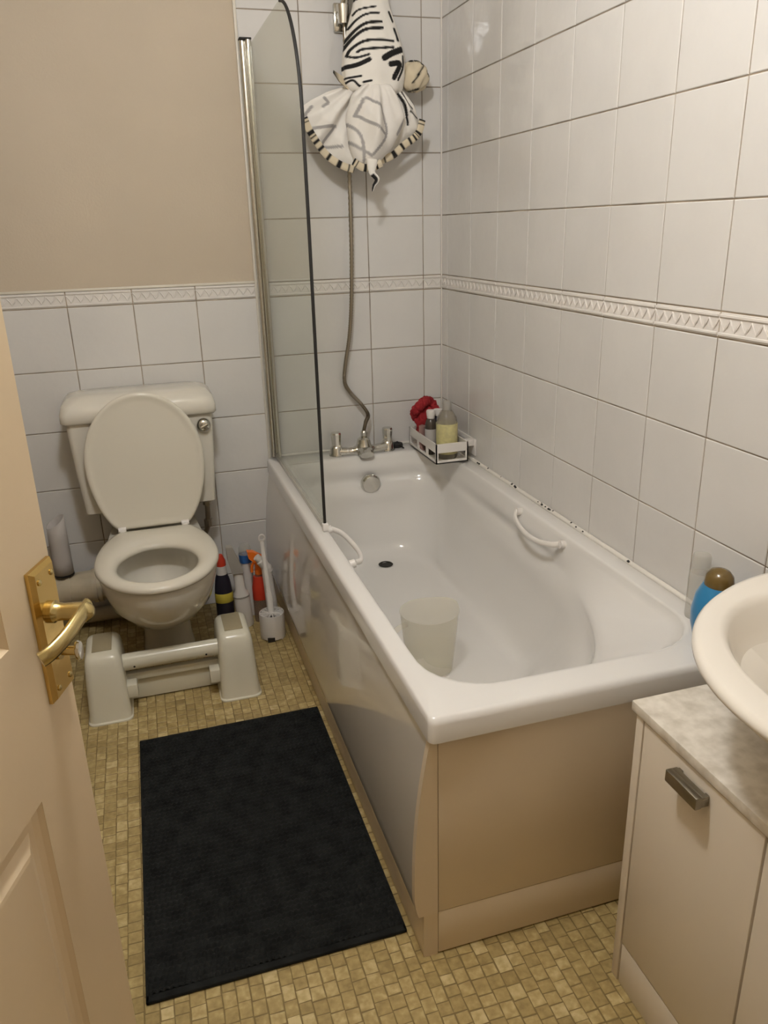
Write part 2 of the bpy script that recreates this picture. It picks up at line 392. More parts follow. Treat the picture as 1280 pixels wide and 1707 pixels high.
# local y is the face normal; dmk() flips x so that negative x values run from the free edge back to the hinge
def dmk(name, vf, m, parent=door, **k):
    return mk(name, [(-x, y, z) for x, y, z in vf[0]], vf[1], m, parent, local=True, **k)
ST = 0.110
px = [(-DW + 0.105, -DW / 2 - 0.05), (-DW / 2 + 0.05, -ST)]
pz = [(0.21, 0.738), (0.924, 1.56), (1.66, 1.87)]
parts = []
xs = [-DW, px[0][0], px[0][1], px[1][0], px[1][1], 0.0]
for a, b in ((xs[0], xs[1]), (xs[2], xs[3]), (xs[4], xs[5])): parts.append(box(a, b, -DT, 0, 0, DH))
zs = [0, pz[0][0], pz[0][1], pz[1][0], pz[1][1], pz[2][0], pz[2][1], DH]
for c in px:
    for k in range(0, 8, 2): parts.append(box(c[0], c[1], -DT, 0, zs[k], zs[k + 1]))
dmk('door_frame', join(*parts), 'door', smooth=False)
for c in px:
    for r in pz:
        rings = []
        for ins, yy in ((0.0, -0.0005), (0.004, -0.0055), (0.012, -0.0085), (0.022, -0.0085), (0.037, -0.0015), (0.042, -0.001)):
            rings.append([(c[0] + ins, yy, r[0] + ins), (c[1] - ins, yy, r[0] + ins), (c[1] - ins, yy, r[1] - ins), (c[0] + ins, yy, r[1] - ins)])
        dmk('door_panel', loft(rings, False, True), 'door', smooth=False)
# handle plate
PXc, PZ0, PZ1 = -0.0315, 0.825, 0.981
hp = dmk('handle_plate', join(loft([[(PXc - 0.0255, 0, PZ0), (PXc + 0.0255, 0, PZ0), (PXc + 0.0255, 0, PZ1), (PXc - 0.0255, 0, PZ1)],
     [(PXc - 0.0255, 0.004, PZ0), (PXc + 0.0255, 0.004, PZ0), (PXc + 0.0255, 0.004, PZ1), (PXc - 0.0255, 0.004, PZ1)],
     [(PXc - 0.0205, 0.0085, PZ0 + 0.004), (PXc + 0.0205, 0.0085, PZ0 + 0.004), (PXc + 0.0205, 0.0085, PZ1 - 0.004), (PXc - 0.0205, 0.0085, PZ1 - 0.004)]])), 'brass', smooth=False)
hp['label'] = 'brass handle plate'
for sx in (-1, 1):
    for zz in (PZ0 + 0.014, PZ1 - 0.014):
        mk('screw', *xf(lathe([(0.0034, 0), (0.0034, 0.001), (0.002, 0.002), (0.0004, 0.0024)], n=12), Matrix.Translation((-PXc + sx * 0.014, 0.0085, zz)) @ Matrix.Rotation(-PI / 2, 4, 'X')), 'brassdull', hp, local=True)
LZ = 0.926
sp = xf(lathe([(0.0125, 0), (0.0125, 0.004), (0.0105, 0.006), (0.0095, 0.014), (0.0105, 0.025), (0.0115, 0.040), (0.006, 0.046), (0.0005, 0.047)], n=24), Matrix.Translation((PXc, 0.0085, LZ)) @ Matrix.Rotation(-PI / 2, 4, 'X'))
lv = tube(smooth_path([(PXc + 0.008, 0.046, LZ + 0.003), (PXc - 0.02, 0.046, LZ), (PXc - 0.045, 0.043, LZ - 0.006), (PXc - 0.066, 0.036, LZ - 0.012), (PXc - 0.075, 0.028, LZ - 0.016)]), 0.0095, 14, sq=(0.62, 1.0))
dmk('lever_handle', join(sp, lv), 'brassdull')['label'] = 'brass lever'
tt = xf(lathe([(0.010, 0), (0.010, 0.003), (0.0055, 0.004), (0.0055, 0.020), (0.0005, 0.0205)], n=20), Matrix.Translation((PXc, 0.0085, 0.878)) @ Matrix.Rotation(-PI / 2, 4, 'X'))
dmk('thumb_turn', join(tt), 'brassdull')
dmk('thumb_turn_knob', xf(lathe([(0.0005, 0), (0.011, 0.0), (0.0125, 0.0025), (0.011, 0.005), (0.0005, 0.0055)], n=20, sx=0.55), Matrix.Translation((PXc, 0.0285, 0.878)) @ Matrix.Rotation(-PI / 2, 4, 'X')), 'chrome')

# ------------------------------------------------------------------ bath
BC = (-0.34, -0.85)
bath = thing('bathtub', 'white bathtub with rounded rim along the tiled right wall', 'bathtub', (-0.34, -0.85, 0))
th = np.sort(np.concatenate([np.linspace(-PI, PI, 180, endpoint=False)] + [math.atan2(cy - BC[1], cx - BC[0]) + np.linspace(-0.02, 0.02, 9) for cx in (-0.676, -0.002) for cy in (-0.002, -1.692)]))
RO = star(rrect(-0.676, -0.002, -1.692, -0.002, 0.013), BC)(th)
RA = star(rrect(-0.632, -0.060, -1.617, -0.112, [0.12, 0.12, 0.125, 0.13]), BC)(th)
# the moulded ridge: follows the rim on the left, sweeps inwards along the right side towards the near end
right = [(-0.34 + 0.264 * math.cos(a), -0.86 - 0.67 * math.sin(a)) for a in np.linspace(0.02, 1.38, 30)]
left = [p for p in rrect(-0.612, -0.30, -1.582, -0.80, [0.01, 0.01, 0.13, 0.01]) if p[0] < -0.40 and p[1] < -0.9]
far = [p for p in rrect(-0.612, -0.34 + 0.264, -1.9, -0.138, 0.11) if p[1] > -0.86]
pb = far[:9] + far[9:] + [(-0.612, -1.0)] + sorted(left, key=lambda p: math.atan2(p[1] + 0.85, p[0] + 0.34) % (2 * PI)) + right[::-1]
RB = star(pb, BC)(th)
RCc = star(rrect(-0.53, -0.15, -1.20, -0.185, [0.13, 0.13, 0.18, 0.18]), BC)(th)
seq = [(RO - 0.0, .497), (RO, .532), (RO - 0.0045, .5415), (RO - 0.013, .545), (RA + 0.012, .545), (RA + 0.004, .5442), (RA - 0.001, .5405), (RA - 0.005, .530)]
wall = [(np.minimum(RA - 0.016, RA * .5 + RB * .5 + 0.004), .497), (RB + 0.014, .464), (RB, .440), (RB - 0.014, .406), (RB * .72 + RCc * .28, .35), (RB * .38 + RCc * .62, .265), (RCc + 0.004, .212), (RCc - 0.03, .186), (RCc - 0.08, .178)]
pack = [np.concatenate([np.minimum(r, seq[-1][0] - 0.0005) if k else r, [z]]) for k, (r, z) in enumerate([seq[-1]] + wall)]
cm = catmull(pack, 4)
rings = []
def ring(r, z): return [(BC[0] + r[i] * math.cos(th[i]), BC[1] + r[i] * math.sin(th[i]), z) for i in range(len(th))]
for r, z in seq[:-1]: rings.append(ring(r, z))
for a in cm: rings.append(ring(a[:-1], a[-1]))
rings.append(ring((RCc - 0.08) * 0.5, .177))
tub = mk('tub', *loft(rings, False, True), 'enamel', bath, ang=60)
# outer panels
prof = [(-0.640, .497), (-0.668, .497)] + [(-0.7015 + 0.31 * (z - .17) ** 2, z) for z in (.47, .44, .41, .38, .345, .31, .275, .24, .205, .17, .145)] + [(-0.6985, .122), (-0.694, .105), (-0.640, .105)]
pf = [prof[0]] + smooth_path([(a, b, 0) for a, b in prof[1:-1]], 4) + [prof[-1]]
pf = [(p[0], p[1]) for p in pf]
mk('side_panel', *prism(pf, 1, -1.660, -0.001), 'panel', bath, ang=30)['label'] = 'glossy bowed white side panel'
mk('side_plinth', *box(-0.684, -0.645, -1.664, -0.001, 0, 0.104, 0.002), 'endpanel', bath)
mk('end_panel', *box(-0.6545, -0.002, -1.6735, -1.645, .106, .496, 0.0015), 'endpanel', bath)
mk('end_panel_edge', *prism([(a if a < -0.656 else -0.656, b) for a, b in pf if True], 1, -1.6745, -1.660), 'endpanel', bath, ang=20)
mk('end_plinth', *box(-0.6545, -0.002, -1.6725, -1.645, 0.003, .1045, 0.0015), 'endpanel', bath)
mk('corner_post', *box(-0.6835, -0.6555, -1.6725, -1.6645, 0.0, .1045), 'endpanel', bath, smooth=False)
# sealant bead with mould specks
mk('sealant', *join(tube([(-0.0066, -0.0066, .5475), (-0.0066, -1.685, .5475)], 0.0062, 10), tube([(-0.655, -0.006, .5475), (-0.0066, -0.006, .5475)], 0.005, 10)), 'seal', bath)
V = []
sp_list = []
for y in (-0.37, -0.382, -0.445, -0.545, -0.625, -0.645, -0.655, -0.80, -0.815, -0.825, -0.845, -0.865, -0.872, -0.885, -0.985, -1.015, -1.05, -1.257):
    r_ = random.uniform(0.0022, 0.0046); sp_list.append(lathe([(0.0002, -r_), (r_, 0), (0.0002, r_)], (-0.010 + random.uniform(-.003, .003), y, .552), 7, sy=1.5))
o = mk('mould_specks', *join(*sp_list), 'black', bath); o['kind'] = 'stuff'
# drain, overflow, grips
mk('drain', *lathe([(0.0005, 0), (0.021, 0.0), (0.026, 0.0025), (0.024, 0.004), (0.020, 0.003), (0.0195, 0.0012), (0.0005, 0.001)], (-0.318, -0.268, .1785), 28), 'holeshade', bath)
ov = xf(lathe([(0.036, 0), (0.037, 0.006), (0.035, 0.016), (0.030, 0.021), (0.010, 0.0225), (0.0005, 0.022)], n=32), Matrix.Translation((-0.329, -0.135, .448)) @ Matrix.Rotation(PI / 2 + 0.1, 4, 'X'))
mk('overflow_knob', *ov, 'chrome', bath)
def grip(pts, name='grip_handle'):
    mk(name, *join(tube(smooth_path(pts, 10), 0.0078, 14, sq=(0.75, 1)), tube([pts[0], (pts[0][0] * 1.0 + (0.02 if pts[0][0] > -.3 else -.02), pts[0][1], pts[0][2] - .004)], 0.011, 12), tube([pts[-1], (pts[-1][0] + (0.02 if pts[0][0] > -.3 else -.02), pts[-1][1], pts[-1][2] - .004)], 0.011, 12)), 'whiteplastic', bath)
grip([(-0.080, -0.80, .532), (-0.096, -0.83, .522), (-0.107, -0.90, .512), (-0.107, -0.975, .512), (-0.096, -1.03, .520), (-0.080, -1.052, .526)])
grip([(-0.612, -0.735, .528), (-0.590, -0.765, .522), (-0.578, -0.84, .516), (-0.578, -0.90, .516), (-0.590, -0.955, .520), (-0.610, -0.975, .524)])

# ------------------------------------------------------------------ bath mixer tap and hose
tap = thing('bath_mixer_tap', 'chrome two handled bath mixer tap on the far rim', 'tap', (-0.335, -0.07, .545))
for x in (-0.432, -0.240):
    mk('pillar', *lathe([(0.0005, 0), (0.027, 0), (0.027, 0.006), (0.023, 0.012), (0.022, 0.028), (0.016, 0.036), (0.0005, 0.037)], (x, -0.072, .5455), 24), 'chrome', tap)
    hd = mk('tap_head', *join(lathe([(0.0005, 0), (0.018, 0), (0.0165, 0.004), (0.0195, 0.044), (0.0175, 0.049), (0.0005, 0.0495)], (x, -0.072, .580), 10)), 'chrome', tap, ang=20)
mk('body', *tube(smooth_path([(-0.432, -0.076, .559), (-0.39, -0.082, .556), (-0.336, -0.088, .560), (-0.285, -0.082, .558), (-0.24, -0.076, .562)]), [0.0175] * 8 + [0.0165] * 4 + [0.020] * 9 + [0.0165] * 4 + [0.0175] * 8, 16), 'chrome', tap)
mk('diverter', *join(lathe([(0.0005, 0), (0.031, 0), (0.032, 0.014), (0.026, 0.028), (0.022, 0.044), (0.015, 0.050), (0.0005, 0.051)], (-0.334, -0.086, .556), 24), lathe([(0.0005, 0), (0.011, 0), (0.012, 0.004), (0.012, 0.022), (0.008, 0.028), (0.0005, 0.03)], (-0.330, -0.078, .600), 12)), 'chrome', tap, ang=25)
mk('spout', *tube([(-0.336, -0.088, .564), (-0.336, -0.115, .560), (-0.336, -0.137, .552)], [0.022, 0.0225, 0.019], 16, sq=(1.35, 0.7)), 'chrome', tap)

sh = thing('shower_hose', 'flexible metal shower hose running up the back tiles', 'hose', (-0.325, -0.05, .62))
hpth = smooth_path([(-0.330, -0.078, .625), (-0.319, -0.068, .655), (-0.305, -0.052, .678), (-0.322, -0.038, .712), (-0.362, -0.030, .760), (-0.381, -0.030, .80), (-0.376, -0.032, .86), (-0.358, -0.036, .96), (-0.347, -0.040, 1.08), (-0.340, -0.040, 1.25), (-0.337, -0.040, 1.48), (-0.336, -0.04, 1.70), (-0.336, -0.045, 1.91)], 28)
hr = [0.0068 + 0.0009 * (1 if i % 2 else -1) for i in range(len(hpth))]
mk('hose', *tube(hpth, hr, 12), 'hose', sh, ang=80)
hold = thing('shower_head_holder', 'chrome wall holder for the shower head behind the tied cloth', 'shower holder', (-0.345, 0, 1.92))
mk('wall_plate', *box(-0.362, -0.318, -0.016, -0.0005, 1.885, 1.965, 0.006), 'chrome', hold)
mk('socket', *join(tube([(-0.340, -0.012, 1.93), (-0.340, -0.06, 1.925)], 0.017, 16), lathe([(0.0005, 0), (0.017, 0), (0.021, 0.05), (0.0005, 0.052)], (-0.343, -0.062, 1.898), 20)), 'chrome', hold)
mk('shower_arm', *tube(smooth_path([(-0.343, -0.062, 1.935), (-0.335, -0.10, 2.00), (-0.315, -0.17, 2.045), (-0.30, -0.215, 2.04)]), 0.013, 14), 'chrome', hold)

# ------------------------------------------------------------------ glass bath screen
scr = thing('bath_screen', 'clear glass bath screen with curved top corner on the bath rim', 'shower screen', (-0.64, -0.02, .547))
gl = [(-0.035, .563), (-0.783, .563), (-0.788, 1.30), (-0.786, 1.50)]
gl += [(-0.786 + 0.205 * (1 - math.cos(a)), 1.545 + 0.278 * math.sin(a)) for a in np.linspace(0.05, PI / 2, 16)]
gl += [(-0.035, 1.823)]
GX = -0.641
mk('glass_pane', *prism(gl, 0, GX - 0.003, GX + 0.003), 'glass', scr, smooth=False)
seal_path = [(GX, a, b) for a, b in gl[1:-2]]
mk('edge_strip', *tube(seal_path, 0.0042, 8, sq=(1.0, 0.8)), 'black', scr)
for k, (xx, rr) in enumerate(((-0.650, 0.010), (-0.634, 0.0105))):
    mk('wall_profile' if k == 0 else 'hinge_profile', *tube([(xx, -0.013 - 0.012 * k, .549), (xx, -0.013 - 0.012 * k, 1.853)], rr, 14), 'alu', scr)
mk('profile_cap', *box(-0.661, -0.624, -0.034, -0.003, 1.853, 1.859, 0.002), 'black', scr)
mk('bottom_seal', *box(GX - 0.006, GX + 0.006, -0.785, -0.03, .5475, .566, 0.003), 'clear', scr)
mk('end_block', *box(GX - 0.008, GX + 0.008, -0.796, -0.776, .5465, .567, 0.003), 'whiteplastic', scr)

# ------------------------------------------------------------------ cloth tied round the shower head
cl = thing('tied_cloth', 'zebra striped white cloth tied in a bundle around the shower head', 'cloth', (-0.305, -0.2, 1.7))
SL = [[[-0.362, 1.883], [-0.346, 1.895], [-0.299, 1.903]], [[-0.377, 1.848], [-0.355, 1.869], [-0.327, 1.883], [-0.291, 1.887]], [[-0.395, 1.809], [-0.361, 1.842], [-0.328, 1.86], [-0.286, 1.864]], [[-0.399, 1.79], [-0.37, 1.821], [-0.334, 1.843], [-0.284, 1.848]], [[-0.388, 1.777], [-0.377, 1.793], [-0.343, 1.812], [-0.302, 1.817], [-0.251, 1.816]], [[-0.361, 1.785], [-0.344, 1.792], [-0.291, 1.796], [-0.252, 1.8]], [[-0.386, 1.775], [-0.364, 1.771], [-0.328, 1.779]], [[-0.407, 1.747], [-0.365, 1.752], [-0.328, 1.766]], [[-0.283, 1.771], [-0.258, 1.784], [-0.226, 1.796]], [[-0.264, 1.756], [-0.233, 1.758], [-0.253, 1.722]], [[-0.409, 1.718], [-0.352, 1.724]], [[-0.408, 1.699], [-0.377, 1.714], [-0.355, 1.698], [-0.319, 1.694]], [[-0.347, 1.708], [-0.324, 1.712]], [[-0.257, 1.892], [-0.248, 1.869]], [[-0.245, 1.849], [-0.235, 1.819]], [[-0.221, 1.779], [-0.222, 1.749], [-0.239, 1.717]],
      [[-0.37, 1.915], [-0.33, 1.93], [-0.30, 1.932]], [[-0.36, 1.945], [-0.33, 1.957], [-0.29, 1.957]], [[-0.36, 1.975], [-0.32, 1.985], [-0.28, 1.985]]]
SLW = [.0026, .003, .004, .0042, .0038, .0034, .003, .006, .0085, .0075, .0028, .003, .003, .004, .004, .0036, .0035, .004, .004]
SK = [[[-0.495, 1.648], [-0.516, 1.626], [-0.515, 1.616]], [[-0.453, 1.673], [-0.45, 1.656], [-0.467, 1.645]], [[-0.498, 1.589], [-0.428, 1.595]], [[-0.437, 1.588], [-0.468, 1.544], [-0.414, 1.54]], [[-0.346, 1.664], [-0.305, 1.64]], [[-0.403, 1.599], [-0.367, 1.562], [-0.36, 1.495]], [[-0.409, 1.555], [-0.339, 1.51]], [[-0.377, 1.617], [-0.298, 1.57]], [[-0.305, 1.636], [-0.29, 1.57], [-0.334, 1.514]], [[-0.355, 1.661], [-0.381, 1.617]], [[-0.24, 1.68], [-0.22, 1.63], [-0.25, 1.57]], [[-0.22, 1.60], [-0.18, 1.59]]]
def strokes(P, S, W):
    P = np.array(P)[:, [0, 2]]; out = np.zeros(len(P))
    for st, wd in zip(S, W):
        st = np.array([p[:2] for p in smooth_path([(a, b, 0) for a, b in st], 6)])
        d = np.full(len(P), 9.0)
        for a, b in zip(st[:-1], st[1:]):
            ab = b - a; t = np.clip(((P - a) @ ab) / max(1e-9, ab @ ab), 0, 1)
            d = np.minimum(d, np.hypot(*(P - a - t[:, None] * ab).T))
        out = np.maximum(out, np.clip((wd - d) / 0.0012 + 0.5, 0, 1))
    return out.tolist()
# sleeve over the shower head
prof_s = [(1.682, -0.300, .060), (1.688, -0.302, .078), (1.697, -0.303, .088), (1.712, -0.303, .093), (1.735, -0.301, .096), (1.76, -0.300, .0955), (1.80, -0.300, .090), (1.85, -0.300, .075), (1.90, -0.302, .057), (1.95, -0.302, .047), (2.02, -0.302, .040), (2.06, -0.297, .03)]
cps = catmull(prof_s, 16); NT = 180; rings = []
for z, xc, r in cps:
    row = []
    for i in range(NT):
        a = 2 * PI * i / NT
        f = 1 + 0.022 * math.sin(3 * a + 9 * z) + 0.018 * math.sin(7 * a - 14 * z) + 0.012 * math.sin(11 * a + 40 * z)
        if z < 1.80: f += 0.02 * math.sin(z * 160 + 2.0 * math.cos(a)) * (1.8 - z) / 0.12 * 0.5
        row.append((xc + r * f * math.cos(a), -0.21 + r * 0.62 * f * math.sin(a), z))
    rings.append(row)
V, F = loft(rings)
mk('sleeve', V, F, 'cloth', cl, attr=('print', strokes(V, SL, SLW)), ang=80)
# lower cloth: three puffed folds of the bundle with a dashed hem
def pillow(outline, yc, depth, neck, amp, nf, ns=36, na=150):
    P = np.array(outline); c = P.mean(0); rf = star(outline, c); an = np.linspace(-PI, PI, na, endpoint=False); R = rf(an)
    for _ in range(3): R = 0.25 * np.roll(R, 1) + 0.5 * R + 0.25 * np.roll(R, -1)
    rings = []
    for sgn in (-1, 1):
        rng_ = [math.sin(k / ns * PI / 2) for k in range(1, ns + 1)]
        for sc in (rng_ if sgn < 0 else rng_[::-1][1:]):
            row = []
            for a, r in zip(an, R):
                x = c[0] + r * sc * math.cos(a); z = c[1] + r * sc * math.sin(a)
                ph = math.atan2(x - neck[0], neck[1] - z + 0.02); dn = math.hypot(x - neck[0], z - neck[1])
                f = amp * (math.sin(nf * ph) + 0.5 * math.sin(2.3 * nf * ph + 1.0)) * (1 - 0.3 * sc) * min(1, dn / 0.06)
                f += amp * 0.6 * math.sin(55 * x + 30 * z) * (1 - sc * sc)
                y = yc + sgn * depth * math.sqrt(max(0, 1 - sc * sc)) + f
                row.append((x, y, z))
            rings.append(row)
    return loft(rings)
def hem_band(path, yc, yo):
    pts = smooth_path([(a, yc, b) for a, b in path], 10)
    V, F = tube(pts, 0.0105, 10, sq=(1.0, 0.30), up0=(0, 1, 0)); A = []
    for i in range(len(pts)):
        u = (i * 0.62 + 1.1 * math.sin(i * 0.37)) % 6.0; A += [1.0 if u < 1.7 or 3.2 < u < 3.9 else 0.0] * 10
    return V, F, A
FA = [(-.385, 1.705), (-.44, 1.690), (-.49, 1.668), (-.533, 1.642), (-.522, 1.615), (-.51, 1.587), (-.488, 1.552), (-.46, 1.518), (-.42, 1.492), (-.379, 1.479), (-.345, 1.52), (-.335, 1.60), (-.345, 1.68)]
V, F = pillow(FA, -.215, .022, (-.34, 1.70), .017, 9)
mk('left_fold', V, F, 'clothgrey', cl, attr=('print', strokes(V, SK[:4], [.0042] * 4)), ang=80)
V, F, A = hem_band([(a + (a + .40) * .015, b + (b - 1.60) * .02) for a, b in FA[4:10]], -.240, 0)
mk('hem', V, F, 'hem', cl, attr=('print', A), ang=80)
FC = [(-.345, 1.705), (-.385, 1.675), (-.400, 1.61), (-.397, 1.54), (-.378, 1.487), (-.34, 1.482), (-.30, 1.497), (-.265, 1.53), (-.232, 1.58), (-.226, 1.62), (-.245, 1.665), (-.262, 1.705)]
V, F = pillow(FC, -.255, .052, (-.30, 1.71), .014, 7)
mk('middle_fold', V, F, 'clothgrey', cl, attr=('print', strokes(V, SK[4:], [.0042] * 8)), ang=80)
V, F, A = hem_band([(-.392, 1.496), (-.365, 1.480), (-.335, 1.479), (-.305, 1.492)], -.285, 0)
mk('hem', V, F, 'hem', cl, attr=('print', A), ang=80)
FR = [(-.27, 1.705), (-.205, 1.700), (-.175, 1.665), (-.161, 1.614), (-.170, 1.585), (-.187, 1.565), (-.22, 1.545), (-.255, 1.518), (-.30, 1.50), (-.31, 1.60)]
V, F = pillow(FR, -.205, .035, (-.25, 1.71), .016, 9)
mk('right_fold', V, F, 'cloth', cl, attr=('print', strokes(V, [[[-.235, 1.69], [-.215, 1.65], [-.205, 1.60]], [[-.22, 1.695], [-.20, 1.66], [-.185, 1.645]], [[-.20, 1.635], [-.17, 1.62]], [[-.25, 1.69], [-.225, 1.62]], [[-.19, 1.675], [-.17, 1.65]]], [.003, .0025, .003, .003, .0025])), ang=80)
V, F, A = hem_band([(a + (a + .27) * .02, b + (b - 1.62) * .02) for a, b in FR[3:9]], -.238, 0)
mk('hem', V, F, 'hem', cl, attr=('print', A), ang=80)
# gathered puff at the right, small ear at the left, tail of the tie
def blob(c, rx, ry, rz, n=48, amp=0.1, ph=0.0):
    rings = []
    for k in range(1, n // 2):
        b = PI * k / (n // 2); row = []
        for i in range(n):
            a = 2 * PI * i / n
            f = 1 + amp * math.sin(5 * a + 3 * b + ph) * math.sin(b) + amp * .6 * math.sin(9 * a - 5 * b + ph)
            row.append((c[0] + rx * f * math.sin(b) * math.cos(a), c[1] + ry * f * math.sin(b) * math.sin(a), c[2] - rz * f * math.cos(b)))
        rings.append(row)
    return loft(rings)
V, F = blob((-0.172, -0.20, 1.735), 0.045, 0.04, 0.042, amp=0.07)
mk('puff', V, F, 'hem', cl, attr=('print', strokes(V, [[[-0.19, 1.775], [-0.165, 1.775], [-0.15, 1.765]], [[-0.135, 1.745], [-0.128, 1.735]], [[-0.21, 1.69], [-0.16, 1.70]], [[-0.15, 1.76], [-0.185, 1.715]]], [.004, .005, .002, .003])), ang=80)
V, F = loft([[(-0.385, -0.235, 1.69), (-0.385, -0.20, 1.70), (-0.385, -0.205, 1.725)], [(-0.41, -0.235, 1.71), (-0.41, -0.215, 1.715), (-0.408, -0.215, 1.735)], [(-0.428, -0.235, 1.735), (-0.428, -0.225, 1.735), (-0.427, -0.226, 1.742)]])
mk('ear', V, F, 'hem', cl, attr=('print', [0, 0, 0, 0, 1, 0, 1, 1, 1]))
V, F = tube(smooth_path([(-0.340, -0.31, 1.50), (-0.343, -0.312, 1.465), (-0.328, -0.312, 1.445), (-0.338, -0.31, 1.428), (-0.342, -0.308, 1.412)]), [0.016, 0.016, .015, .015, .014, .013, .012, .011, .010, .009, .009, .008, .008, .008, .008, .008, .008, .007, .007, .007, .006, .006, .005, .005, .005, .004, .004, .004, .004, .003, .003, .002, .002], 12, sq=(1, .5))
mk('tie_tail', V, F, 'cloth', cl, attr=('print', [1.0 if (i % 12) in (6, 7, 8, 9) and i > 120 else 0.0 for i in range(len(V))]))

cl.location = cl.location + Vector((0.040, 0.120, 0.021)); cl.scale = (1.05, 1.0, 1.05)

# ------------------------------------------------------------------ caddy in the corner with its contents
cad = thing('shower_caddy', 'white plastic basket in the corner above the bath rim', 'basket', (-0.095, -0.2, .553))
cx0, cx1, cy0, cy1, cz0, cz1 = -0.152, -0.036, -0.340, -0.062, .553, .622
parts = [box(cx0, cx1, cy0, cy1, cz0, cz0 + .004)]
T = 0.004
def wallslots(fixed, a0, a1, n, isx):
    # frame of a wall with n open slots
    out = []
    def B(a, b, z0, z1):
        return box(fixed, fixed + T, a, b, z0, z1) if isx else box(a, b, fixed, fixed + T, z0, z1)
    out.append(B(a0, a1, cz0 + .038, cz1)); out.append(B(a0, a1, cz0, cz0 + .012))
    m_ = (a1 - a0) / n
    for k in range(n + 1):
        c = a0 + k * m_; h = .0085
        out.append(B(max(a0, c - h), min(a1, c + h), cz0 + .012, cz0 + .038))
    return out
mk('basket_floor', *parts[0], 'whiteplastic', cad, smooth=False)
mk('basket_side', *join(*wallslots(cx0, cy0, cy1, 3, True)), 'whiteplastic', cad, smooth=False)
mk('basket_side', *join(*wallslots(cx1 - T, cy0, cy1, 3, True)), 'whiteplastic', cad, smooth=False)
mk('basket_end', *join(*wallslots(cy0, cx0, cx1, 1, False)), 'whiteplastic', cad, smooth=False)
mk('basket_end', *join(*wallslots(cy1 - T, cx0, cx1, 1, False)), 'whiteplastic', cad, smooth=False)
mk('wall_bracket', *join(box(-0.037, -0.001, -0.325, -0.300, .600, .622, .002), box(-0.037, -0.001, -0.100, -0.075, .600, .622, .002), box(-0.006, -0.0005, -0.33, -0.07, .565, .622, .002)), 'whiteplastic', cad)

zb = cz0 + .0042
b = thing('soap_bottle', 'clear bottle with pale yellow label in the white basket', 'bottle', (-0.090, -0.280, zb))
mk('body', *lathe([(.0005, 0), (.034, 0), (.0365, .006), (.0365, .125), (.033, .142), (.022, .160), (.015, .168), (.0005, .169)], (-.090, -.280, zb), 28), 'clearneck', b)
mk('label', *lathe([(.0369, .018), (.0372, .0182), (.0372, .122), (.0369, .1222)], (-.090, -.280, zb), 28), 'cream', b)
mk('cap', *lathe([(.0005, .166), (.0155, .166), (.0155, .192), (.013, .197), (.0005, .198)], (-.090, -.280, zb), 20), 'greyplastic', b)
b = thing('dark_bottle', 'dark bottle with pale cap beside the yellow labelled bottle', 'bottle', (-0.124, -0.215, zb))
mk('body', *lathe([(.0005, 0), (.019, 0), (.0205, .004), (.0205, .105), (.016, .122), (.010, .128), (.0005, .129)], (-.124, -.215, zb), 24), 'greybottle', b)
mk('label', *lathe([(.0207, .03), (.021, .0302), (.021, .09), (.0207, .0902)], (-.124, -.215, zb), 24), 'labelgrey', b)
mk('cap', *lathe([(.0005, .127), (.013, .127), (.016, .150), (.0145, .155), (.0005, .156)], (-.124, -.215, zb), 20), 'whiteplastic', b)
b = thing('black_bottle', 'black bottle with white cap behind the yellow labelled bottle', 'bottle', (-0.085, -0.185, zb))
mk('body', *lathe([(.0005, 0), (.021, 0), (.023, .004), (.023, .115), (.014, .130), (.0005, .131)], (-.088, -.190, zb), 24), 'blackplastic', b)
mk('cap', *lathe([(.0005, .129), (.015, .129), (.015, .150), (.0005, .151)], (-.088, -.190, zb), 20), 'whiteplastic', b)
b = thing('bath_puff', 'red mesh bath puff at the back of the white basket', 'bath puff', (-0.108, -0.115, .66))
V, F = [], []
ps = []
for k in range(13):
    a = 2 * PI * k / 13
    ps.append(blob((-0.108 + .036 * math.cos(a), -0.115 + .018 * math.sin(a * 2), .688 + .034 * math.sin(a)), .019, .019, .019, 16, .12, k))
ps.append(blob((-0.108, -0.115, .66), .038, .028, .045, 24, .1, 1)); ps.append(blob((-0.118, -0.115, .60), .026, .026, .042, 20, .08, 2))
mk('ruffles', *join(*ps), 'puff', b)
b = thing('pink_tube', 'small dull pink tube in the far left of the white basket', 'tube', (-0.138, -0.165, zb))
mk('body', *lathe([(.0005, 0), (.010, 0), (.010, .02), (.013, .022), (.012, .09), (.0005, .094)], (-.138, -.165, zb), 18, sy=.8), mat('dull_pink_plastic', (0.33, 0.20, 0.18), .4), b)
b = thing('bath_plug', 'black rubber bath plug on the rim beside the tap', 'bath plug', (-.192, -.05, .545))
mk('stopper', *lathe([(.0005, 0), (.021, 0), (.023, .006), (.021, .014), (.008, .017), (.0005, .018)], (-.196, -.045, .5455), 20), 'black', b)
mk('strap', *tube([(-.196, -.045, .562), (-.188, -.062, .556), (-.182, -.085, .549)], [.006, .004, .002], 8), 'black', b)

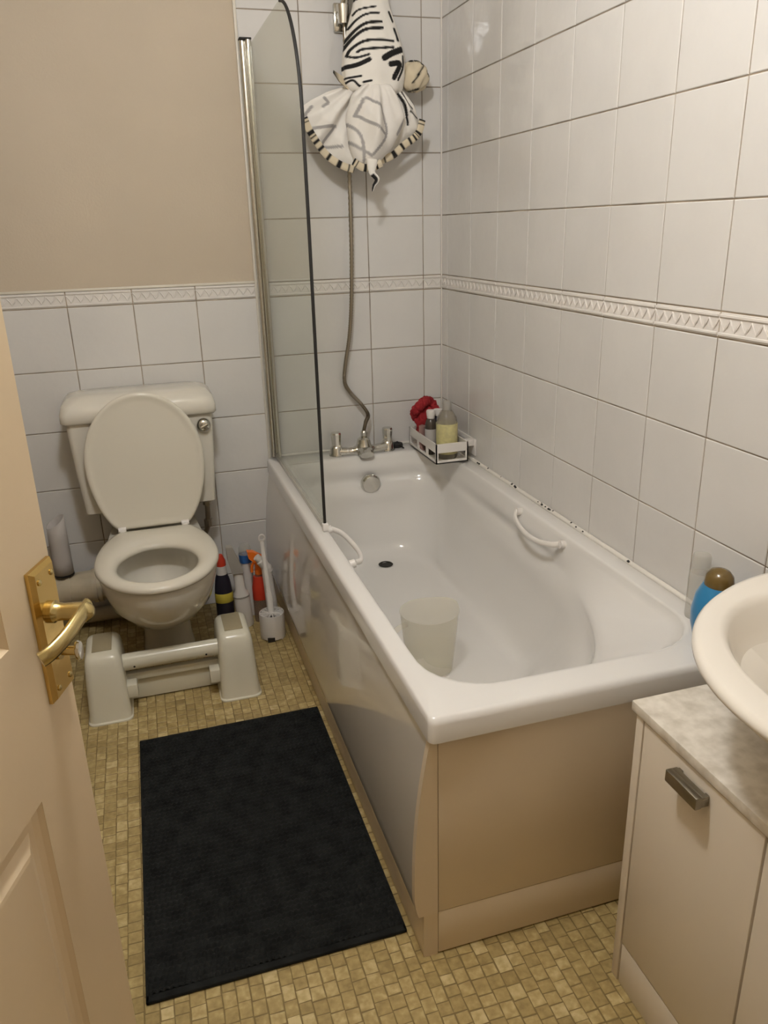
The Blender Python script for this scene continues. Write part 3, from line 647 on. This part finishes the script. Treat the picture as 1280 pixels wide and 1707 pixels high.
# ------------------------------------------------------------------ jug in the bath
b = thing('plastic_jug', 'cloudy yellowed plastic jug standing in the bath', 'jug', (-.412, -.972, .178))
JR = [(.056, 0), (.061, .004), (.067, .06), (.073, .12), (.077, .172), (.079, .175)]
def jring(r, z, sp=0.0):
    out = []
    for i in range(40):
        a = 2 * PI * i / 40; f = 1 + sp * max(0, math.cos(a - 0.5)) ** 10
        out.append((-.412 + r * f * math.cos(a), -.972 + r * f * math.sin(a), .178 + z))
    return out
mk('jug_body', *loft([jring(r, z, .22 if z > .15 else .10 if z > .1 else 0) for r, z in JR], True, False), 'jug', b, solid=.002)
mk('jug_handle', *tube(smooth_path([(-.482, -.990, .335), (-.516, -1.000, .325), (-.516, -1.000, .28), (-.474, -.988, .242)]), .0075, 10), 'jug', b)

# ------------------------------------------------------------------ bottles on the near rim
b = thing('shower_gel_bottle', 'blue shower gel bottle with brown cap behind the basin', 'bottle', (-.074, -1.630, .545))
mk('body', *lathe([(.0005, 0), (.030, 0), (.036, .008), (.0445, .042), (.0455, .068), (.040, .100), (.029, .122), (.0005, .124)], (-.074, -1.630, .5452), 32, sx=.95), 'blueb', b)
mk('cap', *lathe([(.0005, .121), (.0285, .121), (.0285, .130), (.026, .142), (.018, .151), (.008, .155), (.0005, .156)], (-.074, -1.630, .5452), 28, sx=.9), 'browncap', b)
b = thing('clear_bottle', 'empty clear plastic bottle on the rim against the tiles', 'bottle', (-.032, -1.530, .545))
mk('body', *lathe([(.0005, 0), (.0205, 0), (.0215, .004), (.022, .085), (.0205, .098), (.0005, .099)], (-.034, -1.530, .5452), 28), 'clear', b)
mk('cap', *lathe([(.0005, .099), (.018, .099), (.0185, .132), (.0165, .138), (.0005, .139)], (-.034, -1.530, .5452), 28), 'clear', b)

# ------------------------------------------------------------------ toilet
TX = -1.088
toi = thing('toilet', 'white toilet with the seat lid raised against the cistern', 'toilet', (TX, -.4, 0))
def egg(hw, yr, yf, ym, n=80, clip=True):
    out = []
    for i in range(n):
        a = 2 * PI * i / n
        c, s = math.cos(a), math.sin(a)
        if s <= 0: out.append((TX + hw * c, ym + (ym - yf) * s))
        else:
            b_ = (yr - ym) * 1.28; y = ym + b_ * s
            if y > yr:
                # flat rear edge
                k = math.sqrt(max(0, 1 - ((yr - ym) / b_) ** 2)); out.append((TX + max(-k, min(k, c * 1.0)) * hw, yr))
            else: out.append((TX + hw * c, y))
    return out
C0 = (TX, -.48)
tht = np.linspace(-PI, PI, 112, endpoint=False)
def ering(poly_r, z): return [(C0[0] + poly_r[i] * math.cos(tht[i]), C0[1] + poly_r[i] * math.sin(tht[i]), z) for i in range(len(tht))]
E = lambda hw, yr, yf, ym: star(egg(hw, yr, yf, ym), C0)(tht)
ell = lambda a, b_: 1 / np.sqrt((np.cos(tht) / a) ** 2 + (np.sin(tht) / b_) ** 2)
bowl = [(E(.083, -.12, -.372, -.29), 0), (E(.081, -.12, -.372, -.29), .012), (E(.077, -.12, -.375, -.30), .05), (E(.076, -.12, -.395, -.31), .12), (E(.080, -.12, -.43, -.33), .165), (E(.100, -.14, -.51, -.36), .195), (E(.128, -.16, -.60, -.40), .235), (E(.150, -.18, -.66, -.45), .285), (E(.164, -.20, -.695, -.47), .34), (E(.170, -.215, -.706, -.48), .375), (E(.170, -.215, -.706, -.48), .392), (E(.165, -.22, -.70, -.48), .398),
        (ell(.125, .165), .398), (ell(.122, .162), .390), (ell(.126, .168), .365), (ell(.120, .160), .33), (ell(.100, .13), .28), (ell(.075, .095), .235), (ell(.065, .08), .225)]
# E() needs the centre inside: lower rings are shifted, so build them directly
def ring2(hw, yr, yf, ym, z, n=112):
    out = []
    for a in tht:
        c, s = math.cos(a), math.sin(a)
        out.append((TX + hw * c, ym + ((ym - yf) if s < 0 else (yr - ym)) * s, z))
    return out
lower = [(.084, -.10, -.372, -.24, 0), (.082, -.10, -.372, -.24, .012), (.077, -.10, -.375, -.25, .05), (.076, -.11, -.39, -.26, .12), (.080, -.12, -.425, -.28, .165), (.100, -.14, -.505, -.33, .195), (.128, -.16, -.60, -.39, .235)]
rings = [ring2(*q) for q in lower] + [ering(r, z) for r, z in bowl[7:]]
mk('pan', *loft(rings, True, True), 'ceramic', toi, ang=60)
mk('pan_water', *loft([ering(ell(.078, .098), .238), ering(ell(.04, .05), .2385)], True, True), 'water', toi)
mk('pan_ledge', *loft([[(TX - .11, -.02, .33), (TX + .11, -.02, .33), (TX + .13, -.26, .33), (TX - .13, -.26, .33)], [(TX - .13, -.02, .385), (TX + .13, -.02, .385), (TX + .152, -.27, .385), (TX - .152, -.27, .385)], [(TX - .125, -.025, .400), (TX + .125, -.025, .400), (TX + .146, -.262, .400), (TX - .146, -.262, .400)]]), 'ceramic', toi, smooth=False)
mk('tank_neck', *box(TX - .09, TX + .09, -.17, -.04, .398, .47, .01), 'ceramic', toi)
SO = E(.178, -.243, -.722, -.485)
SI = star([(TX + .113 * math.cos(a), -.528 + .140 * math.sin(a)) for a in np.linspace(0, 2 * PI, 60, endpoint=False)], C0)(tht)
sr = [(SO - .004, .400), (SO, .405), (SO - .0005, .413), (SO - .006, .420), (SO - .02, .4235), (SO * .5 + SI * .5, .425), (SI + .014, .421), (SI + .004, .414), (SI, .406), (SI + .003, .4005)]
V, F = loft([ering(r, z) for r, z in sr], False, False)
n_ = len(tht); k_ = len(sr) - 1
F += [(i, (i + 1) % n_, k_ * n_ + (i + 1) % n_, k_ * n_ + i) for i in range(n_)]
mk('seat', V, F, 'seat', toi, ang=60)
# lid, built flat like the seat and then raised about its hinge
LO = E(.181, -.243, -.676, -.46)
lid = loft([ering(LO - .004, .0), ering(LO, .003), ering(LO, .008), ering(LO - .003, .012), ering(LO - .010, .0135), ering(LO - .016, .0115), ering(LO - .03, .0108), ering(LO * .5, .0108)], True, True)
lid = ([(x_, y_, .0135 - z_) for x_, y_, z_ in lid[0]], lid[1])
mt = Matrix.Translation((0, -.247, .424)) @ Matrix.Rotation(math.radians(-92.3), 4, 'X') @ Matrix.Translation((0, .243, 0))   # raised about its hinge
mk('seat_lid', *xf(lid, mt), 'seat', toi, ang=50)['label'] = 'raised oval lid'
for sx in (-.098, .098):
    mk('hinge', *join(tube([(TX + sx - .012, -.249, .427), (TX + sx + .012, -.249, .427)], .0085, 12), box(TX + sx - .008, TX + sx + .008, -.262, -.240, .398, .427, .002)), 'whiteplastic', toi)
def rr3(x0, x1, y0, y1, r, z): return [(a, b_, z) for a, b_ in rrect(x0, x1, y0, y1, r, 5)]
mk('cistern', *loft([rr3(-1.283, -.884, -.178, -.03, .015, .464), rr3(-1.290, -.880, -.186, -.022, .016, .470), rr3(-1.300, -.872, -.195, -.015, .018, .60), rr3(-1.309, -.864, -.200, -.012, .018, .775)]), 'ceramic', toi, ang=45)
mk('cistern_lid', *loft([rr3(-1.316, -.857, -.209, -.008, .02, .768), rr3(-1.322, -.851, -.216, -.006, .022, .774), rr3(-1.321, -.852, -.216, -.006, .022, .800), rr3(-1.314, -.858, -.208, -.010, .03, .824), rr3(-1.298, -.874, -.190, -.02, .04, .841), rr3(-1.270, -.900, -.165, -.04, .045, .848)]), 'ceramic', toi, ang=60)
fl_ = xf(lathe([(.0005, 0), (.021, 0), (.0225, .005), (.021, .014), (.015, .020), (.008, .022), (.0005, .0225)], n=28), Matrix.Translation((-.896, -.200, .733)) @ Matrix.Rotation(PI / 2, 4, 'X'))
mk('flush_knob', *join(fl_, tube([(-.905, -.224, .728), (-.885, -.224, .738)], .0055, 10)), 'chrome', toi, ang=40)
b = thing('inlet_valve', 'grey metal water inlet pipe below the right of the cistern', 'pipe', (-.905, -.09, .30))
mk('pipe', *tube(smooth_path([(-.905, -.09, .464), (-.906, -.09, .40), (-.912, -.085, .34), (-.93, -.06, .30), (-.95, -.02, .29), (-.95, -.002, .29)]), .009, 12), 'hose', b)
mk('union_nut', *lathe([(.0005, 0), (.015, 0), (.015, .03), (.0005, .03)], (-.905, -.09, .425), 6), 'hose', b, smooth=False)
mk('valve', *lathe([(.0005, 0), (.014, 0), (.014, .025), (.0005, .025)], (-.908, -.088, .345), 8), 'hose', b, smooth=False)
b = thing('soil_pipe', 'wide beige soil pipe running left from the toilet pan', 'pipe', (-1.36, -.12, .195))
mk('pipe_run', *tube([(XL + .002, -.12, .192), (-1.25, -.12, .197), (-1.17, -.13, .21)], .053, 24), 'pipe', b)
for x in (-1.392, -1.312, -1.296):
    mk('collar', *tube([(x, -.12, .195), (x + .012, -.12, .195)], .058, 24), 'pipe', b)
b = thing('waste_pipe', 'narrow beige pipe along the foot of the back wall', 'pipe', (-1.3, -.035, .045))
mk('pipe_run', *tube([(XL + .002, -.035, .046), (-1.17, -.035, .046)], .025, 18), 'pipe', b)
mk('pipe_clip', *tube([(-1.45, -.035, .046), (-1.43, -.035, .046)], .029, 18), 'pipe', b)
b = thing('cardboard_tube', 'pale open tube standing on the soil pipe by the door', 'tube', (-1.393, -.125, .247))
rings = []
for z, r in ((.254, .030), (.30, .0295), (.38, .029), (.44, .0285)):
    rings.append([(-1.395 + r * math.cos(2 * PI * i / 32), -.125 + r * math.sin(2 * PI * i / 32), z + (.018 * math.cos(2 * PI * i / 32 - .4) if z > .43 else 0)) for i in range(32)])
mk('tube_wall', *loft(rings, False, False), 'card', b, solid=.0025)
mk('rim', *lathe([(.026, -.002), (.0318, -.002), (.0318, .004), (.026, .004)], (-1.395, -.125, .2535), 32), 'black', b)

# ------------------------------------------------------------------ foot stool in front of the toilet
st = thing('toilet_step', 'pale plastic two block foot step in front of the toilet', 'foot stool', (-1.085, -.58, 0))
for (bx0, bx1) in ((-1.330, -1.212), (-.957, -.840)):
    c = (bx0 + bx1) / 2; hw = (bx1 - bx0) / 2
    def rb(f, y0, y1, r, z): return [(a, b_, z) for a, b_ in rrect(c - hw * f, c + hw * f, y0, y1, r, 5)]
    mk('block', *loft([rb(1.0, -.672, -.455, .02, .006), rb(.97, -.667, -.460, .02, .03), rb(.90, -.657, -.472, .02, .12), rb(.85, -.650, -.482, .02, .172), rb(.80, -.643, -.488, .02, .190), rb(.70, -.632, -.498, .02, .201), rb(.50, -.615, -.512, .02, .2045)]), 'stool', st, ang=60)
    mk('foot_flange', *loft([rb(1.05, -.677, -.450, .022, 0), rb(1.05, -.677, -.450, .022, .004), rb(1.0, -.672, -.455, .02, .007)]), 'stool', st)
    mk('grip_pad', *box(c - .027, c + .027, -.617, -.508, .2040, .2062, .001), 'pad', st)
mk('cross_bar', *loft([[(x, -.590 + .022 * math.cos(a) * (1 if abs(math.cos(a)) < .9 else 1), .143 + .026 * math.sin(a)) for a in np.linspace(0, 2 * PI, 20, endpoint=False)] for x in (-1.235, -.935)]), 'stool', st, ang=50)
for x in (-1.19, -.985):
    mk('screw', *xf(lathe([(.003, 0), (.003, .001), (.0004, .0012)], n=10), Matrix.Translation((x, -.6115, .135)) @ Matrix.Rotation(PI / 2, 4, 'X')), 'black', st)
mk('lower_board', *box(-1.235, -.935, -.572, -.556, .004, .075, .003), 'stool', st)
mk('lower_rail', *box(-1.235, -.935, -.585, -.562, .074, .098, .004), 'stool', st)
for (x0, x1) in ((-1.222, -1.188), (-.982, -.945)):
    mk('peg', *box(x0, x1, -.640, -.600, .050, .092, .004), 'stool', st)

# ------------------------------------------------------------------ cleaning things beside the toilet
def lean(vf, base, rx=0.0, ry=0.0):
    return xf(vf, Matrix.Translation(base) @ Matrix.Rotation(ry, 4, 'Y') @ Matrix.Rotation(rx, 4, 'X'))
b = thing('cleaner_bottle', 'black cleaner bottle with red cap half hidden by the toilet', 'bottle', (-.885, -.16, 0))
base = (-.886, -.165, .0005)
mk('body', *lean(lathe([(.0005, 0), (.028, 0), (.031, .006), (.031, .12), (.026, .165), (.018, .195), (.0005, .196)], sy=.75), base), 'blackplastic', b)
mk('label', *lean(lathe([(.0312, .085), (.0316, .0855), (.0316, .1195), (.0312, .12)], sy=.75), base), 'yellow', b)
mk('neck', *lean(lathe([(.0005, .19), (.0185, .19), (.0175, .222), (.0005, .223)]), base), 'whiteplastic', b)
mk('cap', *lean(lathe([(.0005, .221), (.0175, .221), (.017, .24), (.008, .262), (.0005, .264)]), base), 'red', b)
b = thing('toilet_cleaner', 'white toilet cleaner bottle with angled grey cap', 'bottle', (-.815, -.205, 0))
base = (-.823, -.210, .0005)
mk('body', *lean(lathe([(.0005, 0), (.026, 0), (.028, .005), (.028, .10), (.025, .13), (.0175, .145), (.017, .215), (.0005, .217)], sy=.8), base, .02, -.06), 'whiteplastic', b)
mk('cap', *lean(join(loft([[(-.020, -.018, .212), (.019, -.018, .208), (.019, .018, .208), (-.020, .018, .212)], [(-.027, -.017, .26), (.014, -.017, .240), (.014, .017, .240), (-.027, .017, .26)], [(-.026, -.013, .312), (-.006, -.013, .308), (-.006, .013, .308), (-.026, .013, .312)]])), base, .02, -.06), 'greyplastic', b, smooth=False)
mk('collar', *lean(lathe([(.026, .115), (.0285, .115), (.0285, .120), (.026, .120)], sy=.8), base, .02, -.06), 'greyplastic', b)
b = thing('blue_collar_bottle', 'white bottle with blue collar and clear cap against the tiles', 'bottle', (-.79, -.115, 0))
base = (-.788, -.125, .0005)
mk('body', *lean(lathe([(.0005, 0), (.023, 0), (.024, .004), (.023, .12), (.020, .15), (.019, .205), (.0005, .206)]), base, -.02, -.03), 'whiteplastic', b)
mk('collar', *lean(lathe([(.0005, .204), (.0225, .204), (.0235, .235), (.0005, .236)]), base, -.02, -.03), 'bluecollar', b)
mk('cap', *lean(lathe([(.0005, .2355), (.023, .2355), (.021, .258), (.015, .27), (.0005, .272)]), base, -.02, -.03), 'clear', b)
b = thing('spray_bottle', 'trigger spray bottle with orange head and red label', 'spray bottle', (-.760, -.19, 0))
base = (-.760, -.190, .0005)
mk('body', *lean(lathe([(.0005, 0), (.026, 0), (.028, .006), (.028, .115), (.026, .14), (.018, .165), (.013, .185), (.0005, .186)], sy=.7), base), 'amber', b)
mk('label', *lean(lathe([(.0282, .085), (.0285, .086), (.0285, .13), (.0215, .172), (.021, .173)], sy=.72), base), 'red', b)
hd = mk('spray_head', *lean(join(lathe([(.0005, .182), (.0145, .182), (.0145, .200), (.0005, .201)]), prism([(-.036, .272), (-.014, .268), (.018, .246), (.024, .220), (.012, .200), (-.012, .200), (-.012, .225), (-.032, .246)], 1, -.012, .012)), base), 'orange', b, smooth=False)
mk('trigger', *lean(tube(smooth_path([(-.014, 0, .228), (-.022, 0, .212), (-.024, 0, .190)]), .005, 8), base), 'orange', hd)
b = thing('angled_neck_bottle', 'slim white bottle with angled nozzle leaning on the bath panel', 'bottle', (-.7255, -.235, 0))
base = (-.7255, -.235, .0005)
mk('body', *lean(lathe([(.0005, 0), (.0185, 0), (.0195, .005), (.0195, .10), (.018, .14), (.0175, .21), (.0005, .212)], sy=.9), base, .0, -.06), 'whiteplastic', b)
mk('nozzle', *lean(join(tube(smooth_path([(0.004, 0, .205), (-.002, 0, .225), (-.018, 0, .252), (-.030, 0, .268)]), [.0185] * 8 + [.0165] * 8 + [.013] * 8 + [.007], 14)), base, 0, -.06), 'whiteplastic', b)
b = thing('toilet_brush', 'white toilet brush standing in its slotted round pot', 'toilet brush', (-.745, -.322, 0))
pot = [(.0005, .004), (.042, .004), (.043, .008), (.0425, .088), (.0418, .092), (.039, .092), (.0385, .060), (.0005, .059)]
rings = []
mk('pot', *lathe(pot, (-.745, -.322, 0), 40), 'whiteplastic', b, ang=50)
mk('pot_foot', *join(*[xf(box(-.012, .012, .026, .041, 0, .006), Matrix.Translation((-.745, -.322, 0)) @ Matrix.Rotation(2 * PI * k / 5 + .3, 4, 'Z')) for k in range(5)]), 'whiteplastic', b, smooth=False)
mk('pot_notch_shade', *box(-.770, -.746, -.3652, -.360, .0005, .016), 'holeshade', b, smooth=False)  # dark patch on the pot wall, painting the shade of a cut-out
mk('pot_well_shade', *lathe([(.0005, .0592), (.0384, .0592), (.0384, .0610), (.0005, .0611)], (-.745, -.322, 0), 40), 'holeshade', b)  # dark disc over the white pot floor, painting the shade between the spokes
for k in range(14):
    mk('spoke', *xf(box(-.0018, .0018, .004, .0388, .083, .0905, .0006, 1), Matrix.Translation((-.745, -.322, 0)) @ Matrix.Rotation(2 * PI * k / 14, 4, 'Z')), 'whiteplastic', b, smooth=False)
mk('brush_handle', *tube(smooth_path([(-.745, -.322, .085), (-.745, -.300, .16), (-.747, -.275, .24), (-.748, -.255, .305), (-.748, -.25, .33)]), [.0085] * 8 + [.0065] * 8 + [.0055] * 8 + [.0052] * 8 + [.0075], 12, sq=(1.3, .8)), 'whiteplastic', b)
mk('hanging_loop', *tube([(-.748 + .009 * math.cos(a), -.25, .337 + .011 * math.sin(a)) for a in np.linspace(0, 2 * PI, 20)], .0035, 8), 'whiteplastic', b)

# ------------------------------------------------------------------ bath mat
bm_ = thing('bath_mat', 'charcoal ribbed bath mat on the mosaic floor', 'bath mat', (-.945, -1.204, 0))
mx0, mx1, my0, my1 = -1.195, -.696, -1.609, -.797
nx, ny = 190, 400
X = np.linspace(mx0 + .006, mx1 - .006, nx); Y = np.linspace(my0 + .014, my1 - .014, ny)
RP = 0.0132; r_idx = np.floor(Y / RP)
ph = rng.uniform(0, 2 * PI, 400)
H = np.zeros((ny, nx))
wob = 0.0012 * np.sin(X * 37)
for j in range(ny):
    yy = Y[j] + wob
    rowi = np.floor(yy / RP).astype(int)
    H[j] = np.abs(np.sin(PI * yy / RP)) ** .7 * (.0062 + .0030 * np.sin(2 * PI * X / .0115 + ph[rowi % 400]))
H += rng.normal(0, .0003, H.shape)
V = [(float(X[i]), float(Y[j]), .0065 + float(H[j, i])) for j in range(ny) for i in range(nx)]
F = [(j * nx + i, j * nx + i + 1, (j + 1) * nx + i + 1, (j + 1) * nx + i) for j in range(ny - 1) for i in range(nx - 1)]
mk('pile', V, F, 'matpile', bm_, ang=180, recalc=False)
mk('backing', *box(mx0 + .004, mx1 - .004, my0 + .006, my1 - .006, .0005, .0075), 'matpile', bm_, smooth=False)
mk('hem', *join(box(mx0, mx1, my0, my0 + .016, .0004, .0095, .003), box(mx0, mx1, my1 - .016, my1, .0004, .0095, .003), box(mx0, mx0 + .008, my0, my1, .0004, .0095, .003), box(mx1 - .008, mx1, my0, my1, .0004, .0095, .003)), 'matpile', bm_)

# ------------------------------------------------------------------ vanity unit, worktop and basin
VX = -0.363
v = thing('vanity_unit', 'cream laminate cupboard unit under the basin', 'cabinet', (VX, -2.1, 0))
mk('side_panel', *box(VX, -.002, -1.828, -1.810, 0, .567, .001), 'carcass', v)
mk('carcass', *box(VX + .020, -.002, -2.50, -1.829, .0, .565), 'carcass', v, smooth=False)
d = mk('cupboard_door', *box(VX, VX + .018, -2.0935, -1.8315, .096, .5635, .0015), 'carcass', v)
mk('kick_board', *box(VX + .001, VX + .018, -2.0935, -1.8315, .0, .0925, .001), 'carcass', v)
mk('cupboard_door', *box(VX, VX + .018, -2.498, -2.0975, .004, .5635, .0015), 'carcass', v)
hz = .536
mk('handle', *join(box(VX - .022, VX - .0005, -1.990, -1.982, hz - .009, hz + .009, .001), box(VX - .022, VX - .0005, -1.932, -1.923, hz - .009, hz + .009, .001), box(VX - .024, VX - .013, -1.991, -1.921, hz - .010, hz + .010, .0012), box(VX - .014, VX - .004, -1.991, -1.921, hz + .003, hz + .0095, .001)), 'handle', d)['label'] = 'pewter bar handle'
wt = mk('worktop', *box(VX - .004, -.002, -2.502, -1.799, .5675, .5855, .002), 'worktop')
wt['label'] = 'worn marbled worktop on the cupboard under the basin'; wt['category'] = 'worktop'
bs = thing('wash_basin', 'white oval ceramic wash basin above the marbled worktop', 'basin', (-.2, -2.12, .587))
CB = (-.2, -2.115); tb = np.linspace(-PI, PI, 140, endpoint=False)
outp = [(-.100 - .346 * math.cos(a), -2.12 + .32 * math.sin(a)) for a in np.linspace(-PI / 2, PI / 2, 60)] + [(-.004, -1.802), (-.004, -2.438)]
OB = star(outp, CB)(tb)
IB = 1 / np.sqrt((np.cos(tb) / .188) ** 2 + (np.sin(tb) / .245) ** 2)
BB = 1 / np.sqrt((np.cos(tb) / .105) ** 2 + (np.sin(tb) / .14) ** 2)
ZR = .78
def bring(r, z): return [(min(-.003, CB[0] + r[i] * math.cos(tb[i])), CB[1] + r[i] * math.sin(tb[i]), z) for i in range(len(tb))]
bsq = [(BB * .95, .586), (BB, .592), (BB * .95 + OB * .05, .64), (BB * .72 + OB * .28 , .70), (OB * .75 + BB * .25, .735), (OB - .036, .746), (OB - .026, .749), (OB - .010, .760), (OB - .001, .768), (OB - .001, .774), (OB - .006, .7795), (OB - .014, .7805), (IB + .008, .7795), (IB + .001, .777), (IB - .006, .768), (IB - .018, .735), (IB - .04, .695), (IB * .62, .655), (IB * .35, .638), (IB * .1, .634)]
mk('bowl', *loft([bring(r, z) for r, z in bsq]), 'basin', bs, ang=60)
mk('waste', *lathe([(.0005, 0), (.021, 0), (.021, .003), (.0005, .0035)], (CB[0], CB[1], .634), 20), 'chrome', bs)
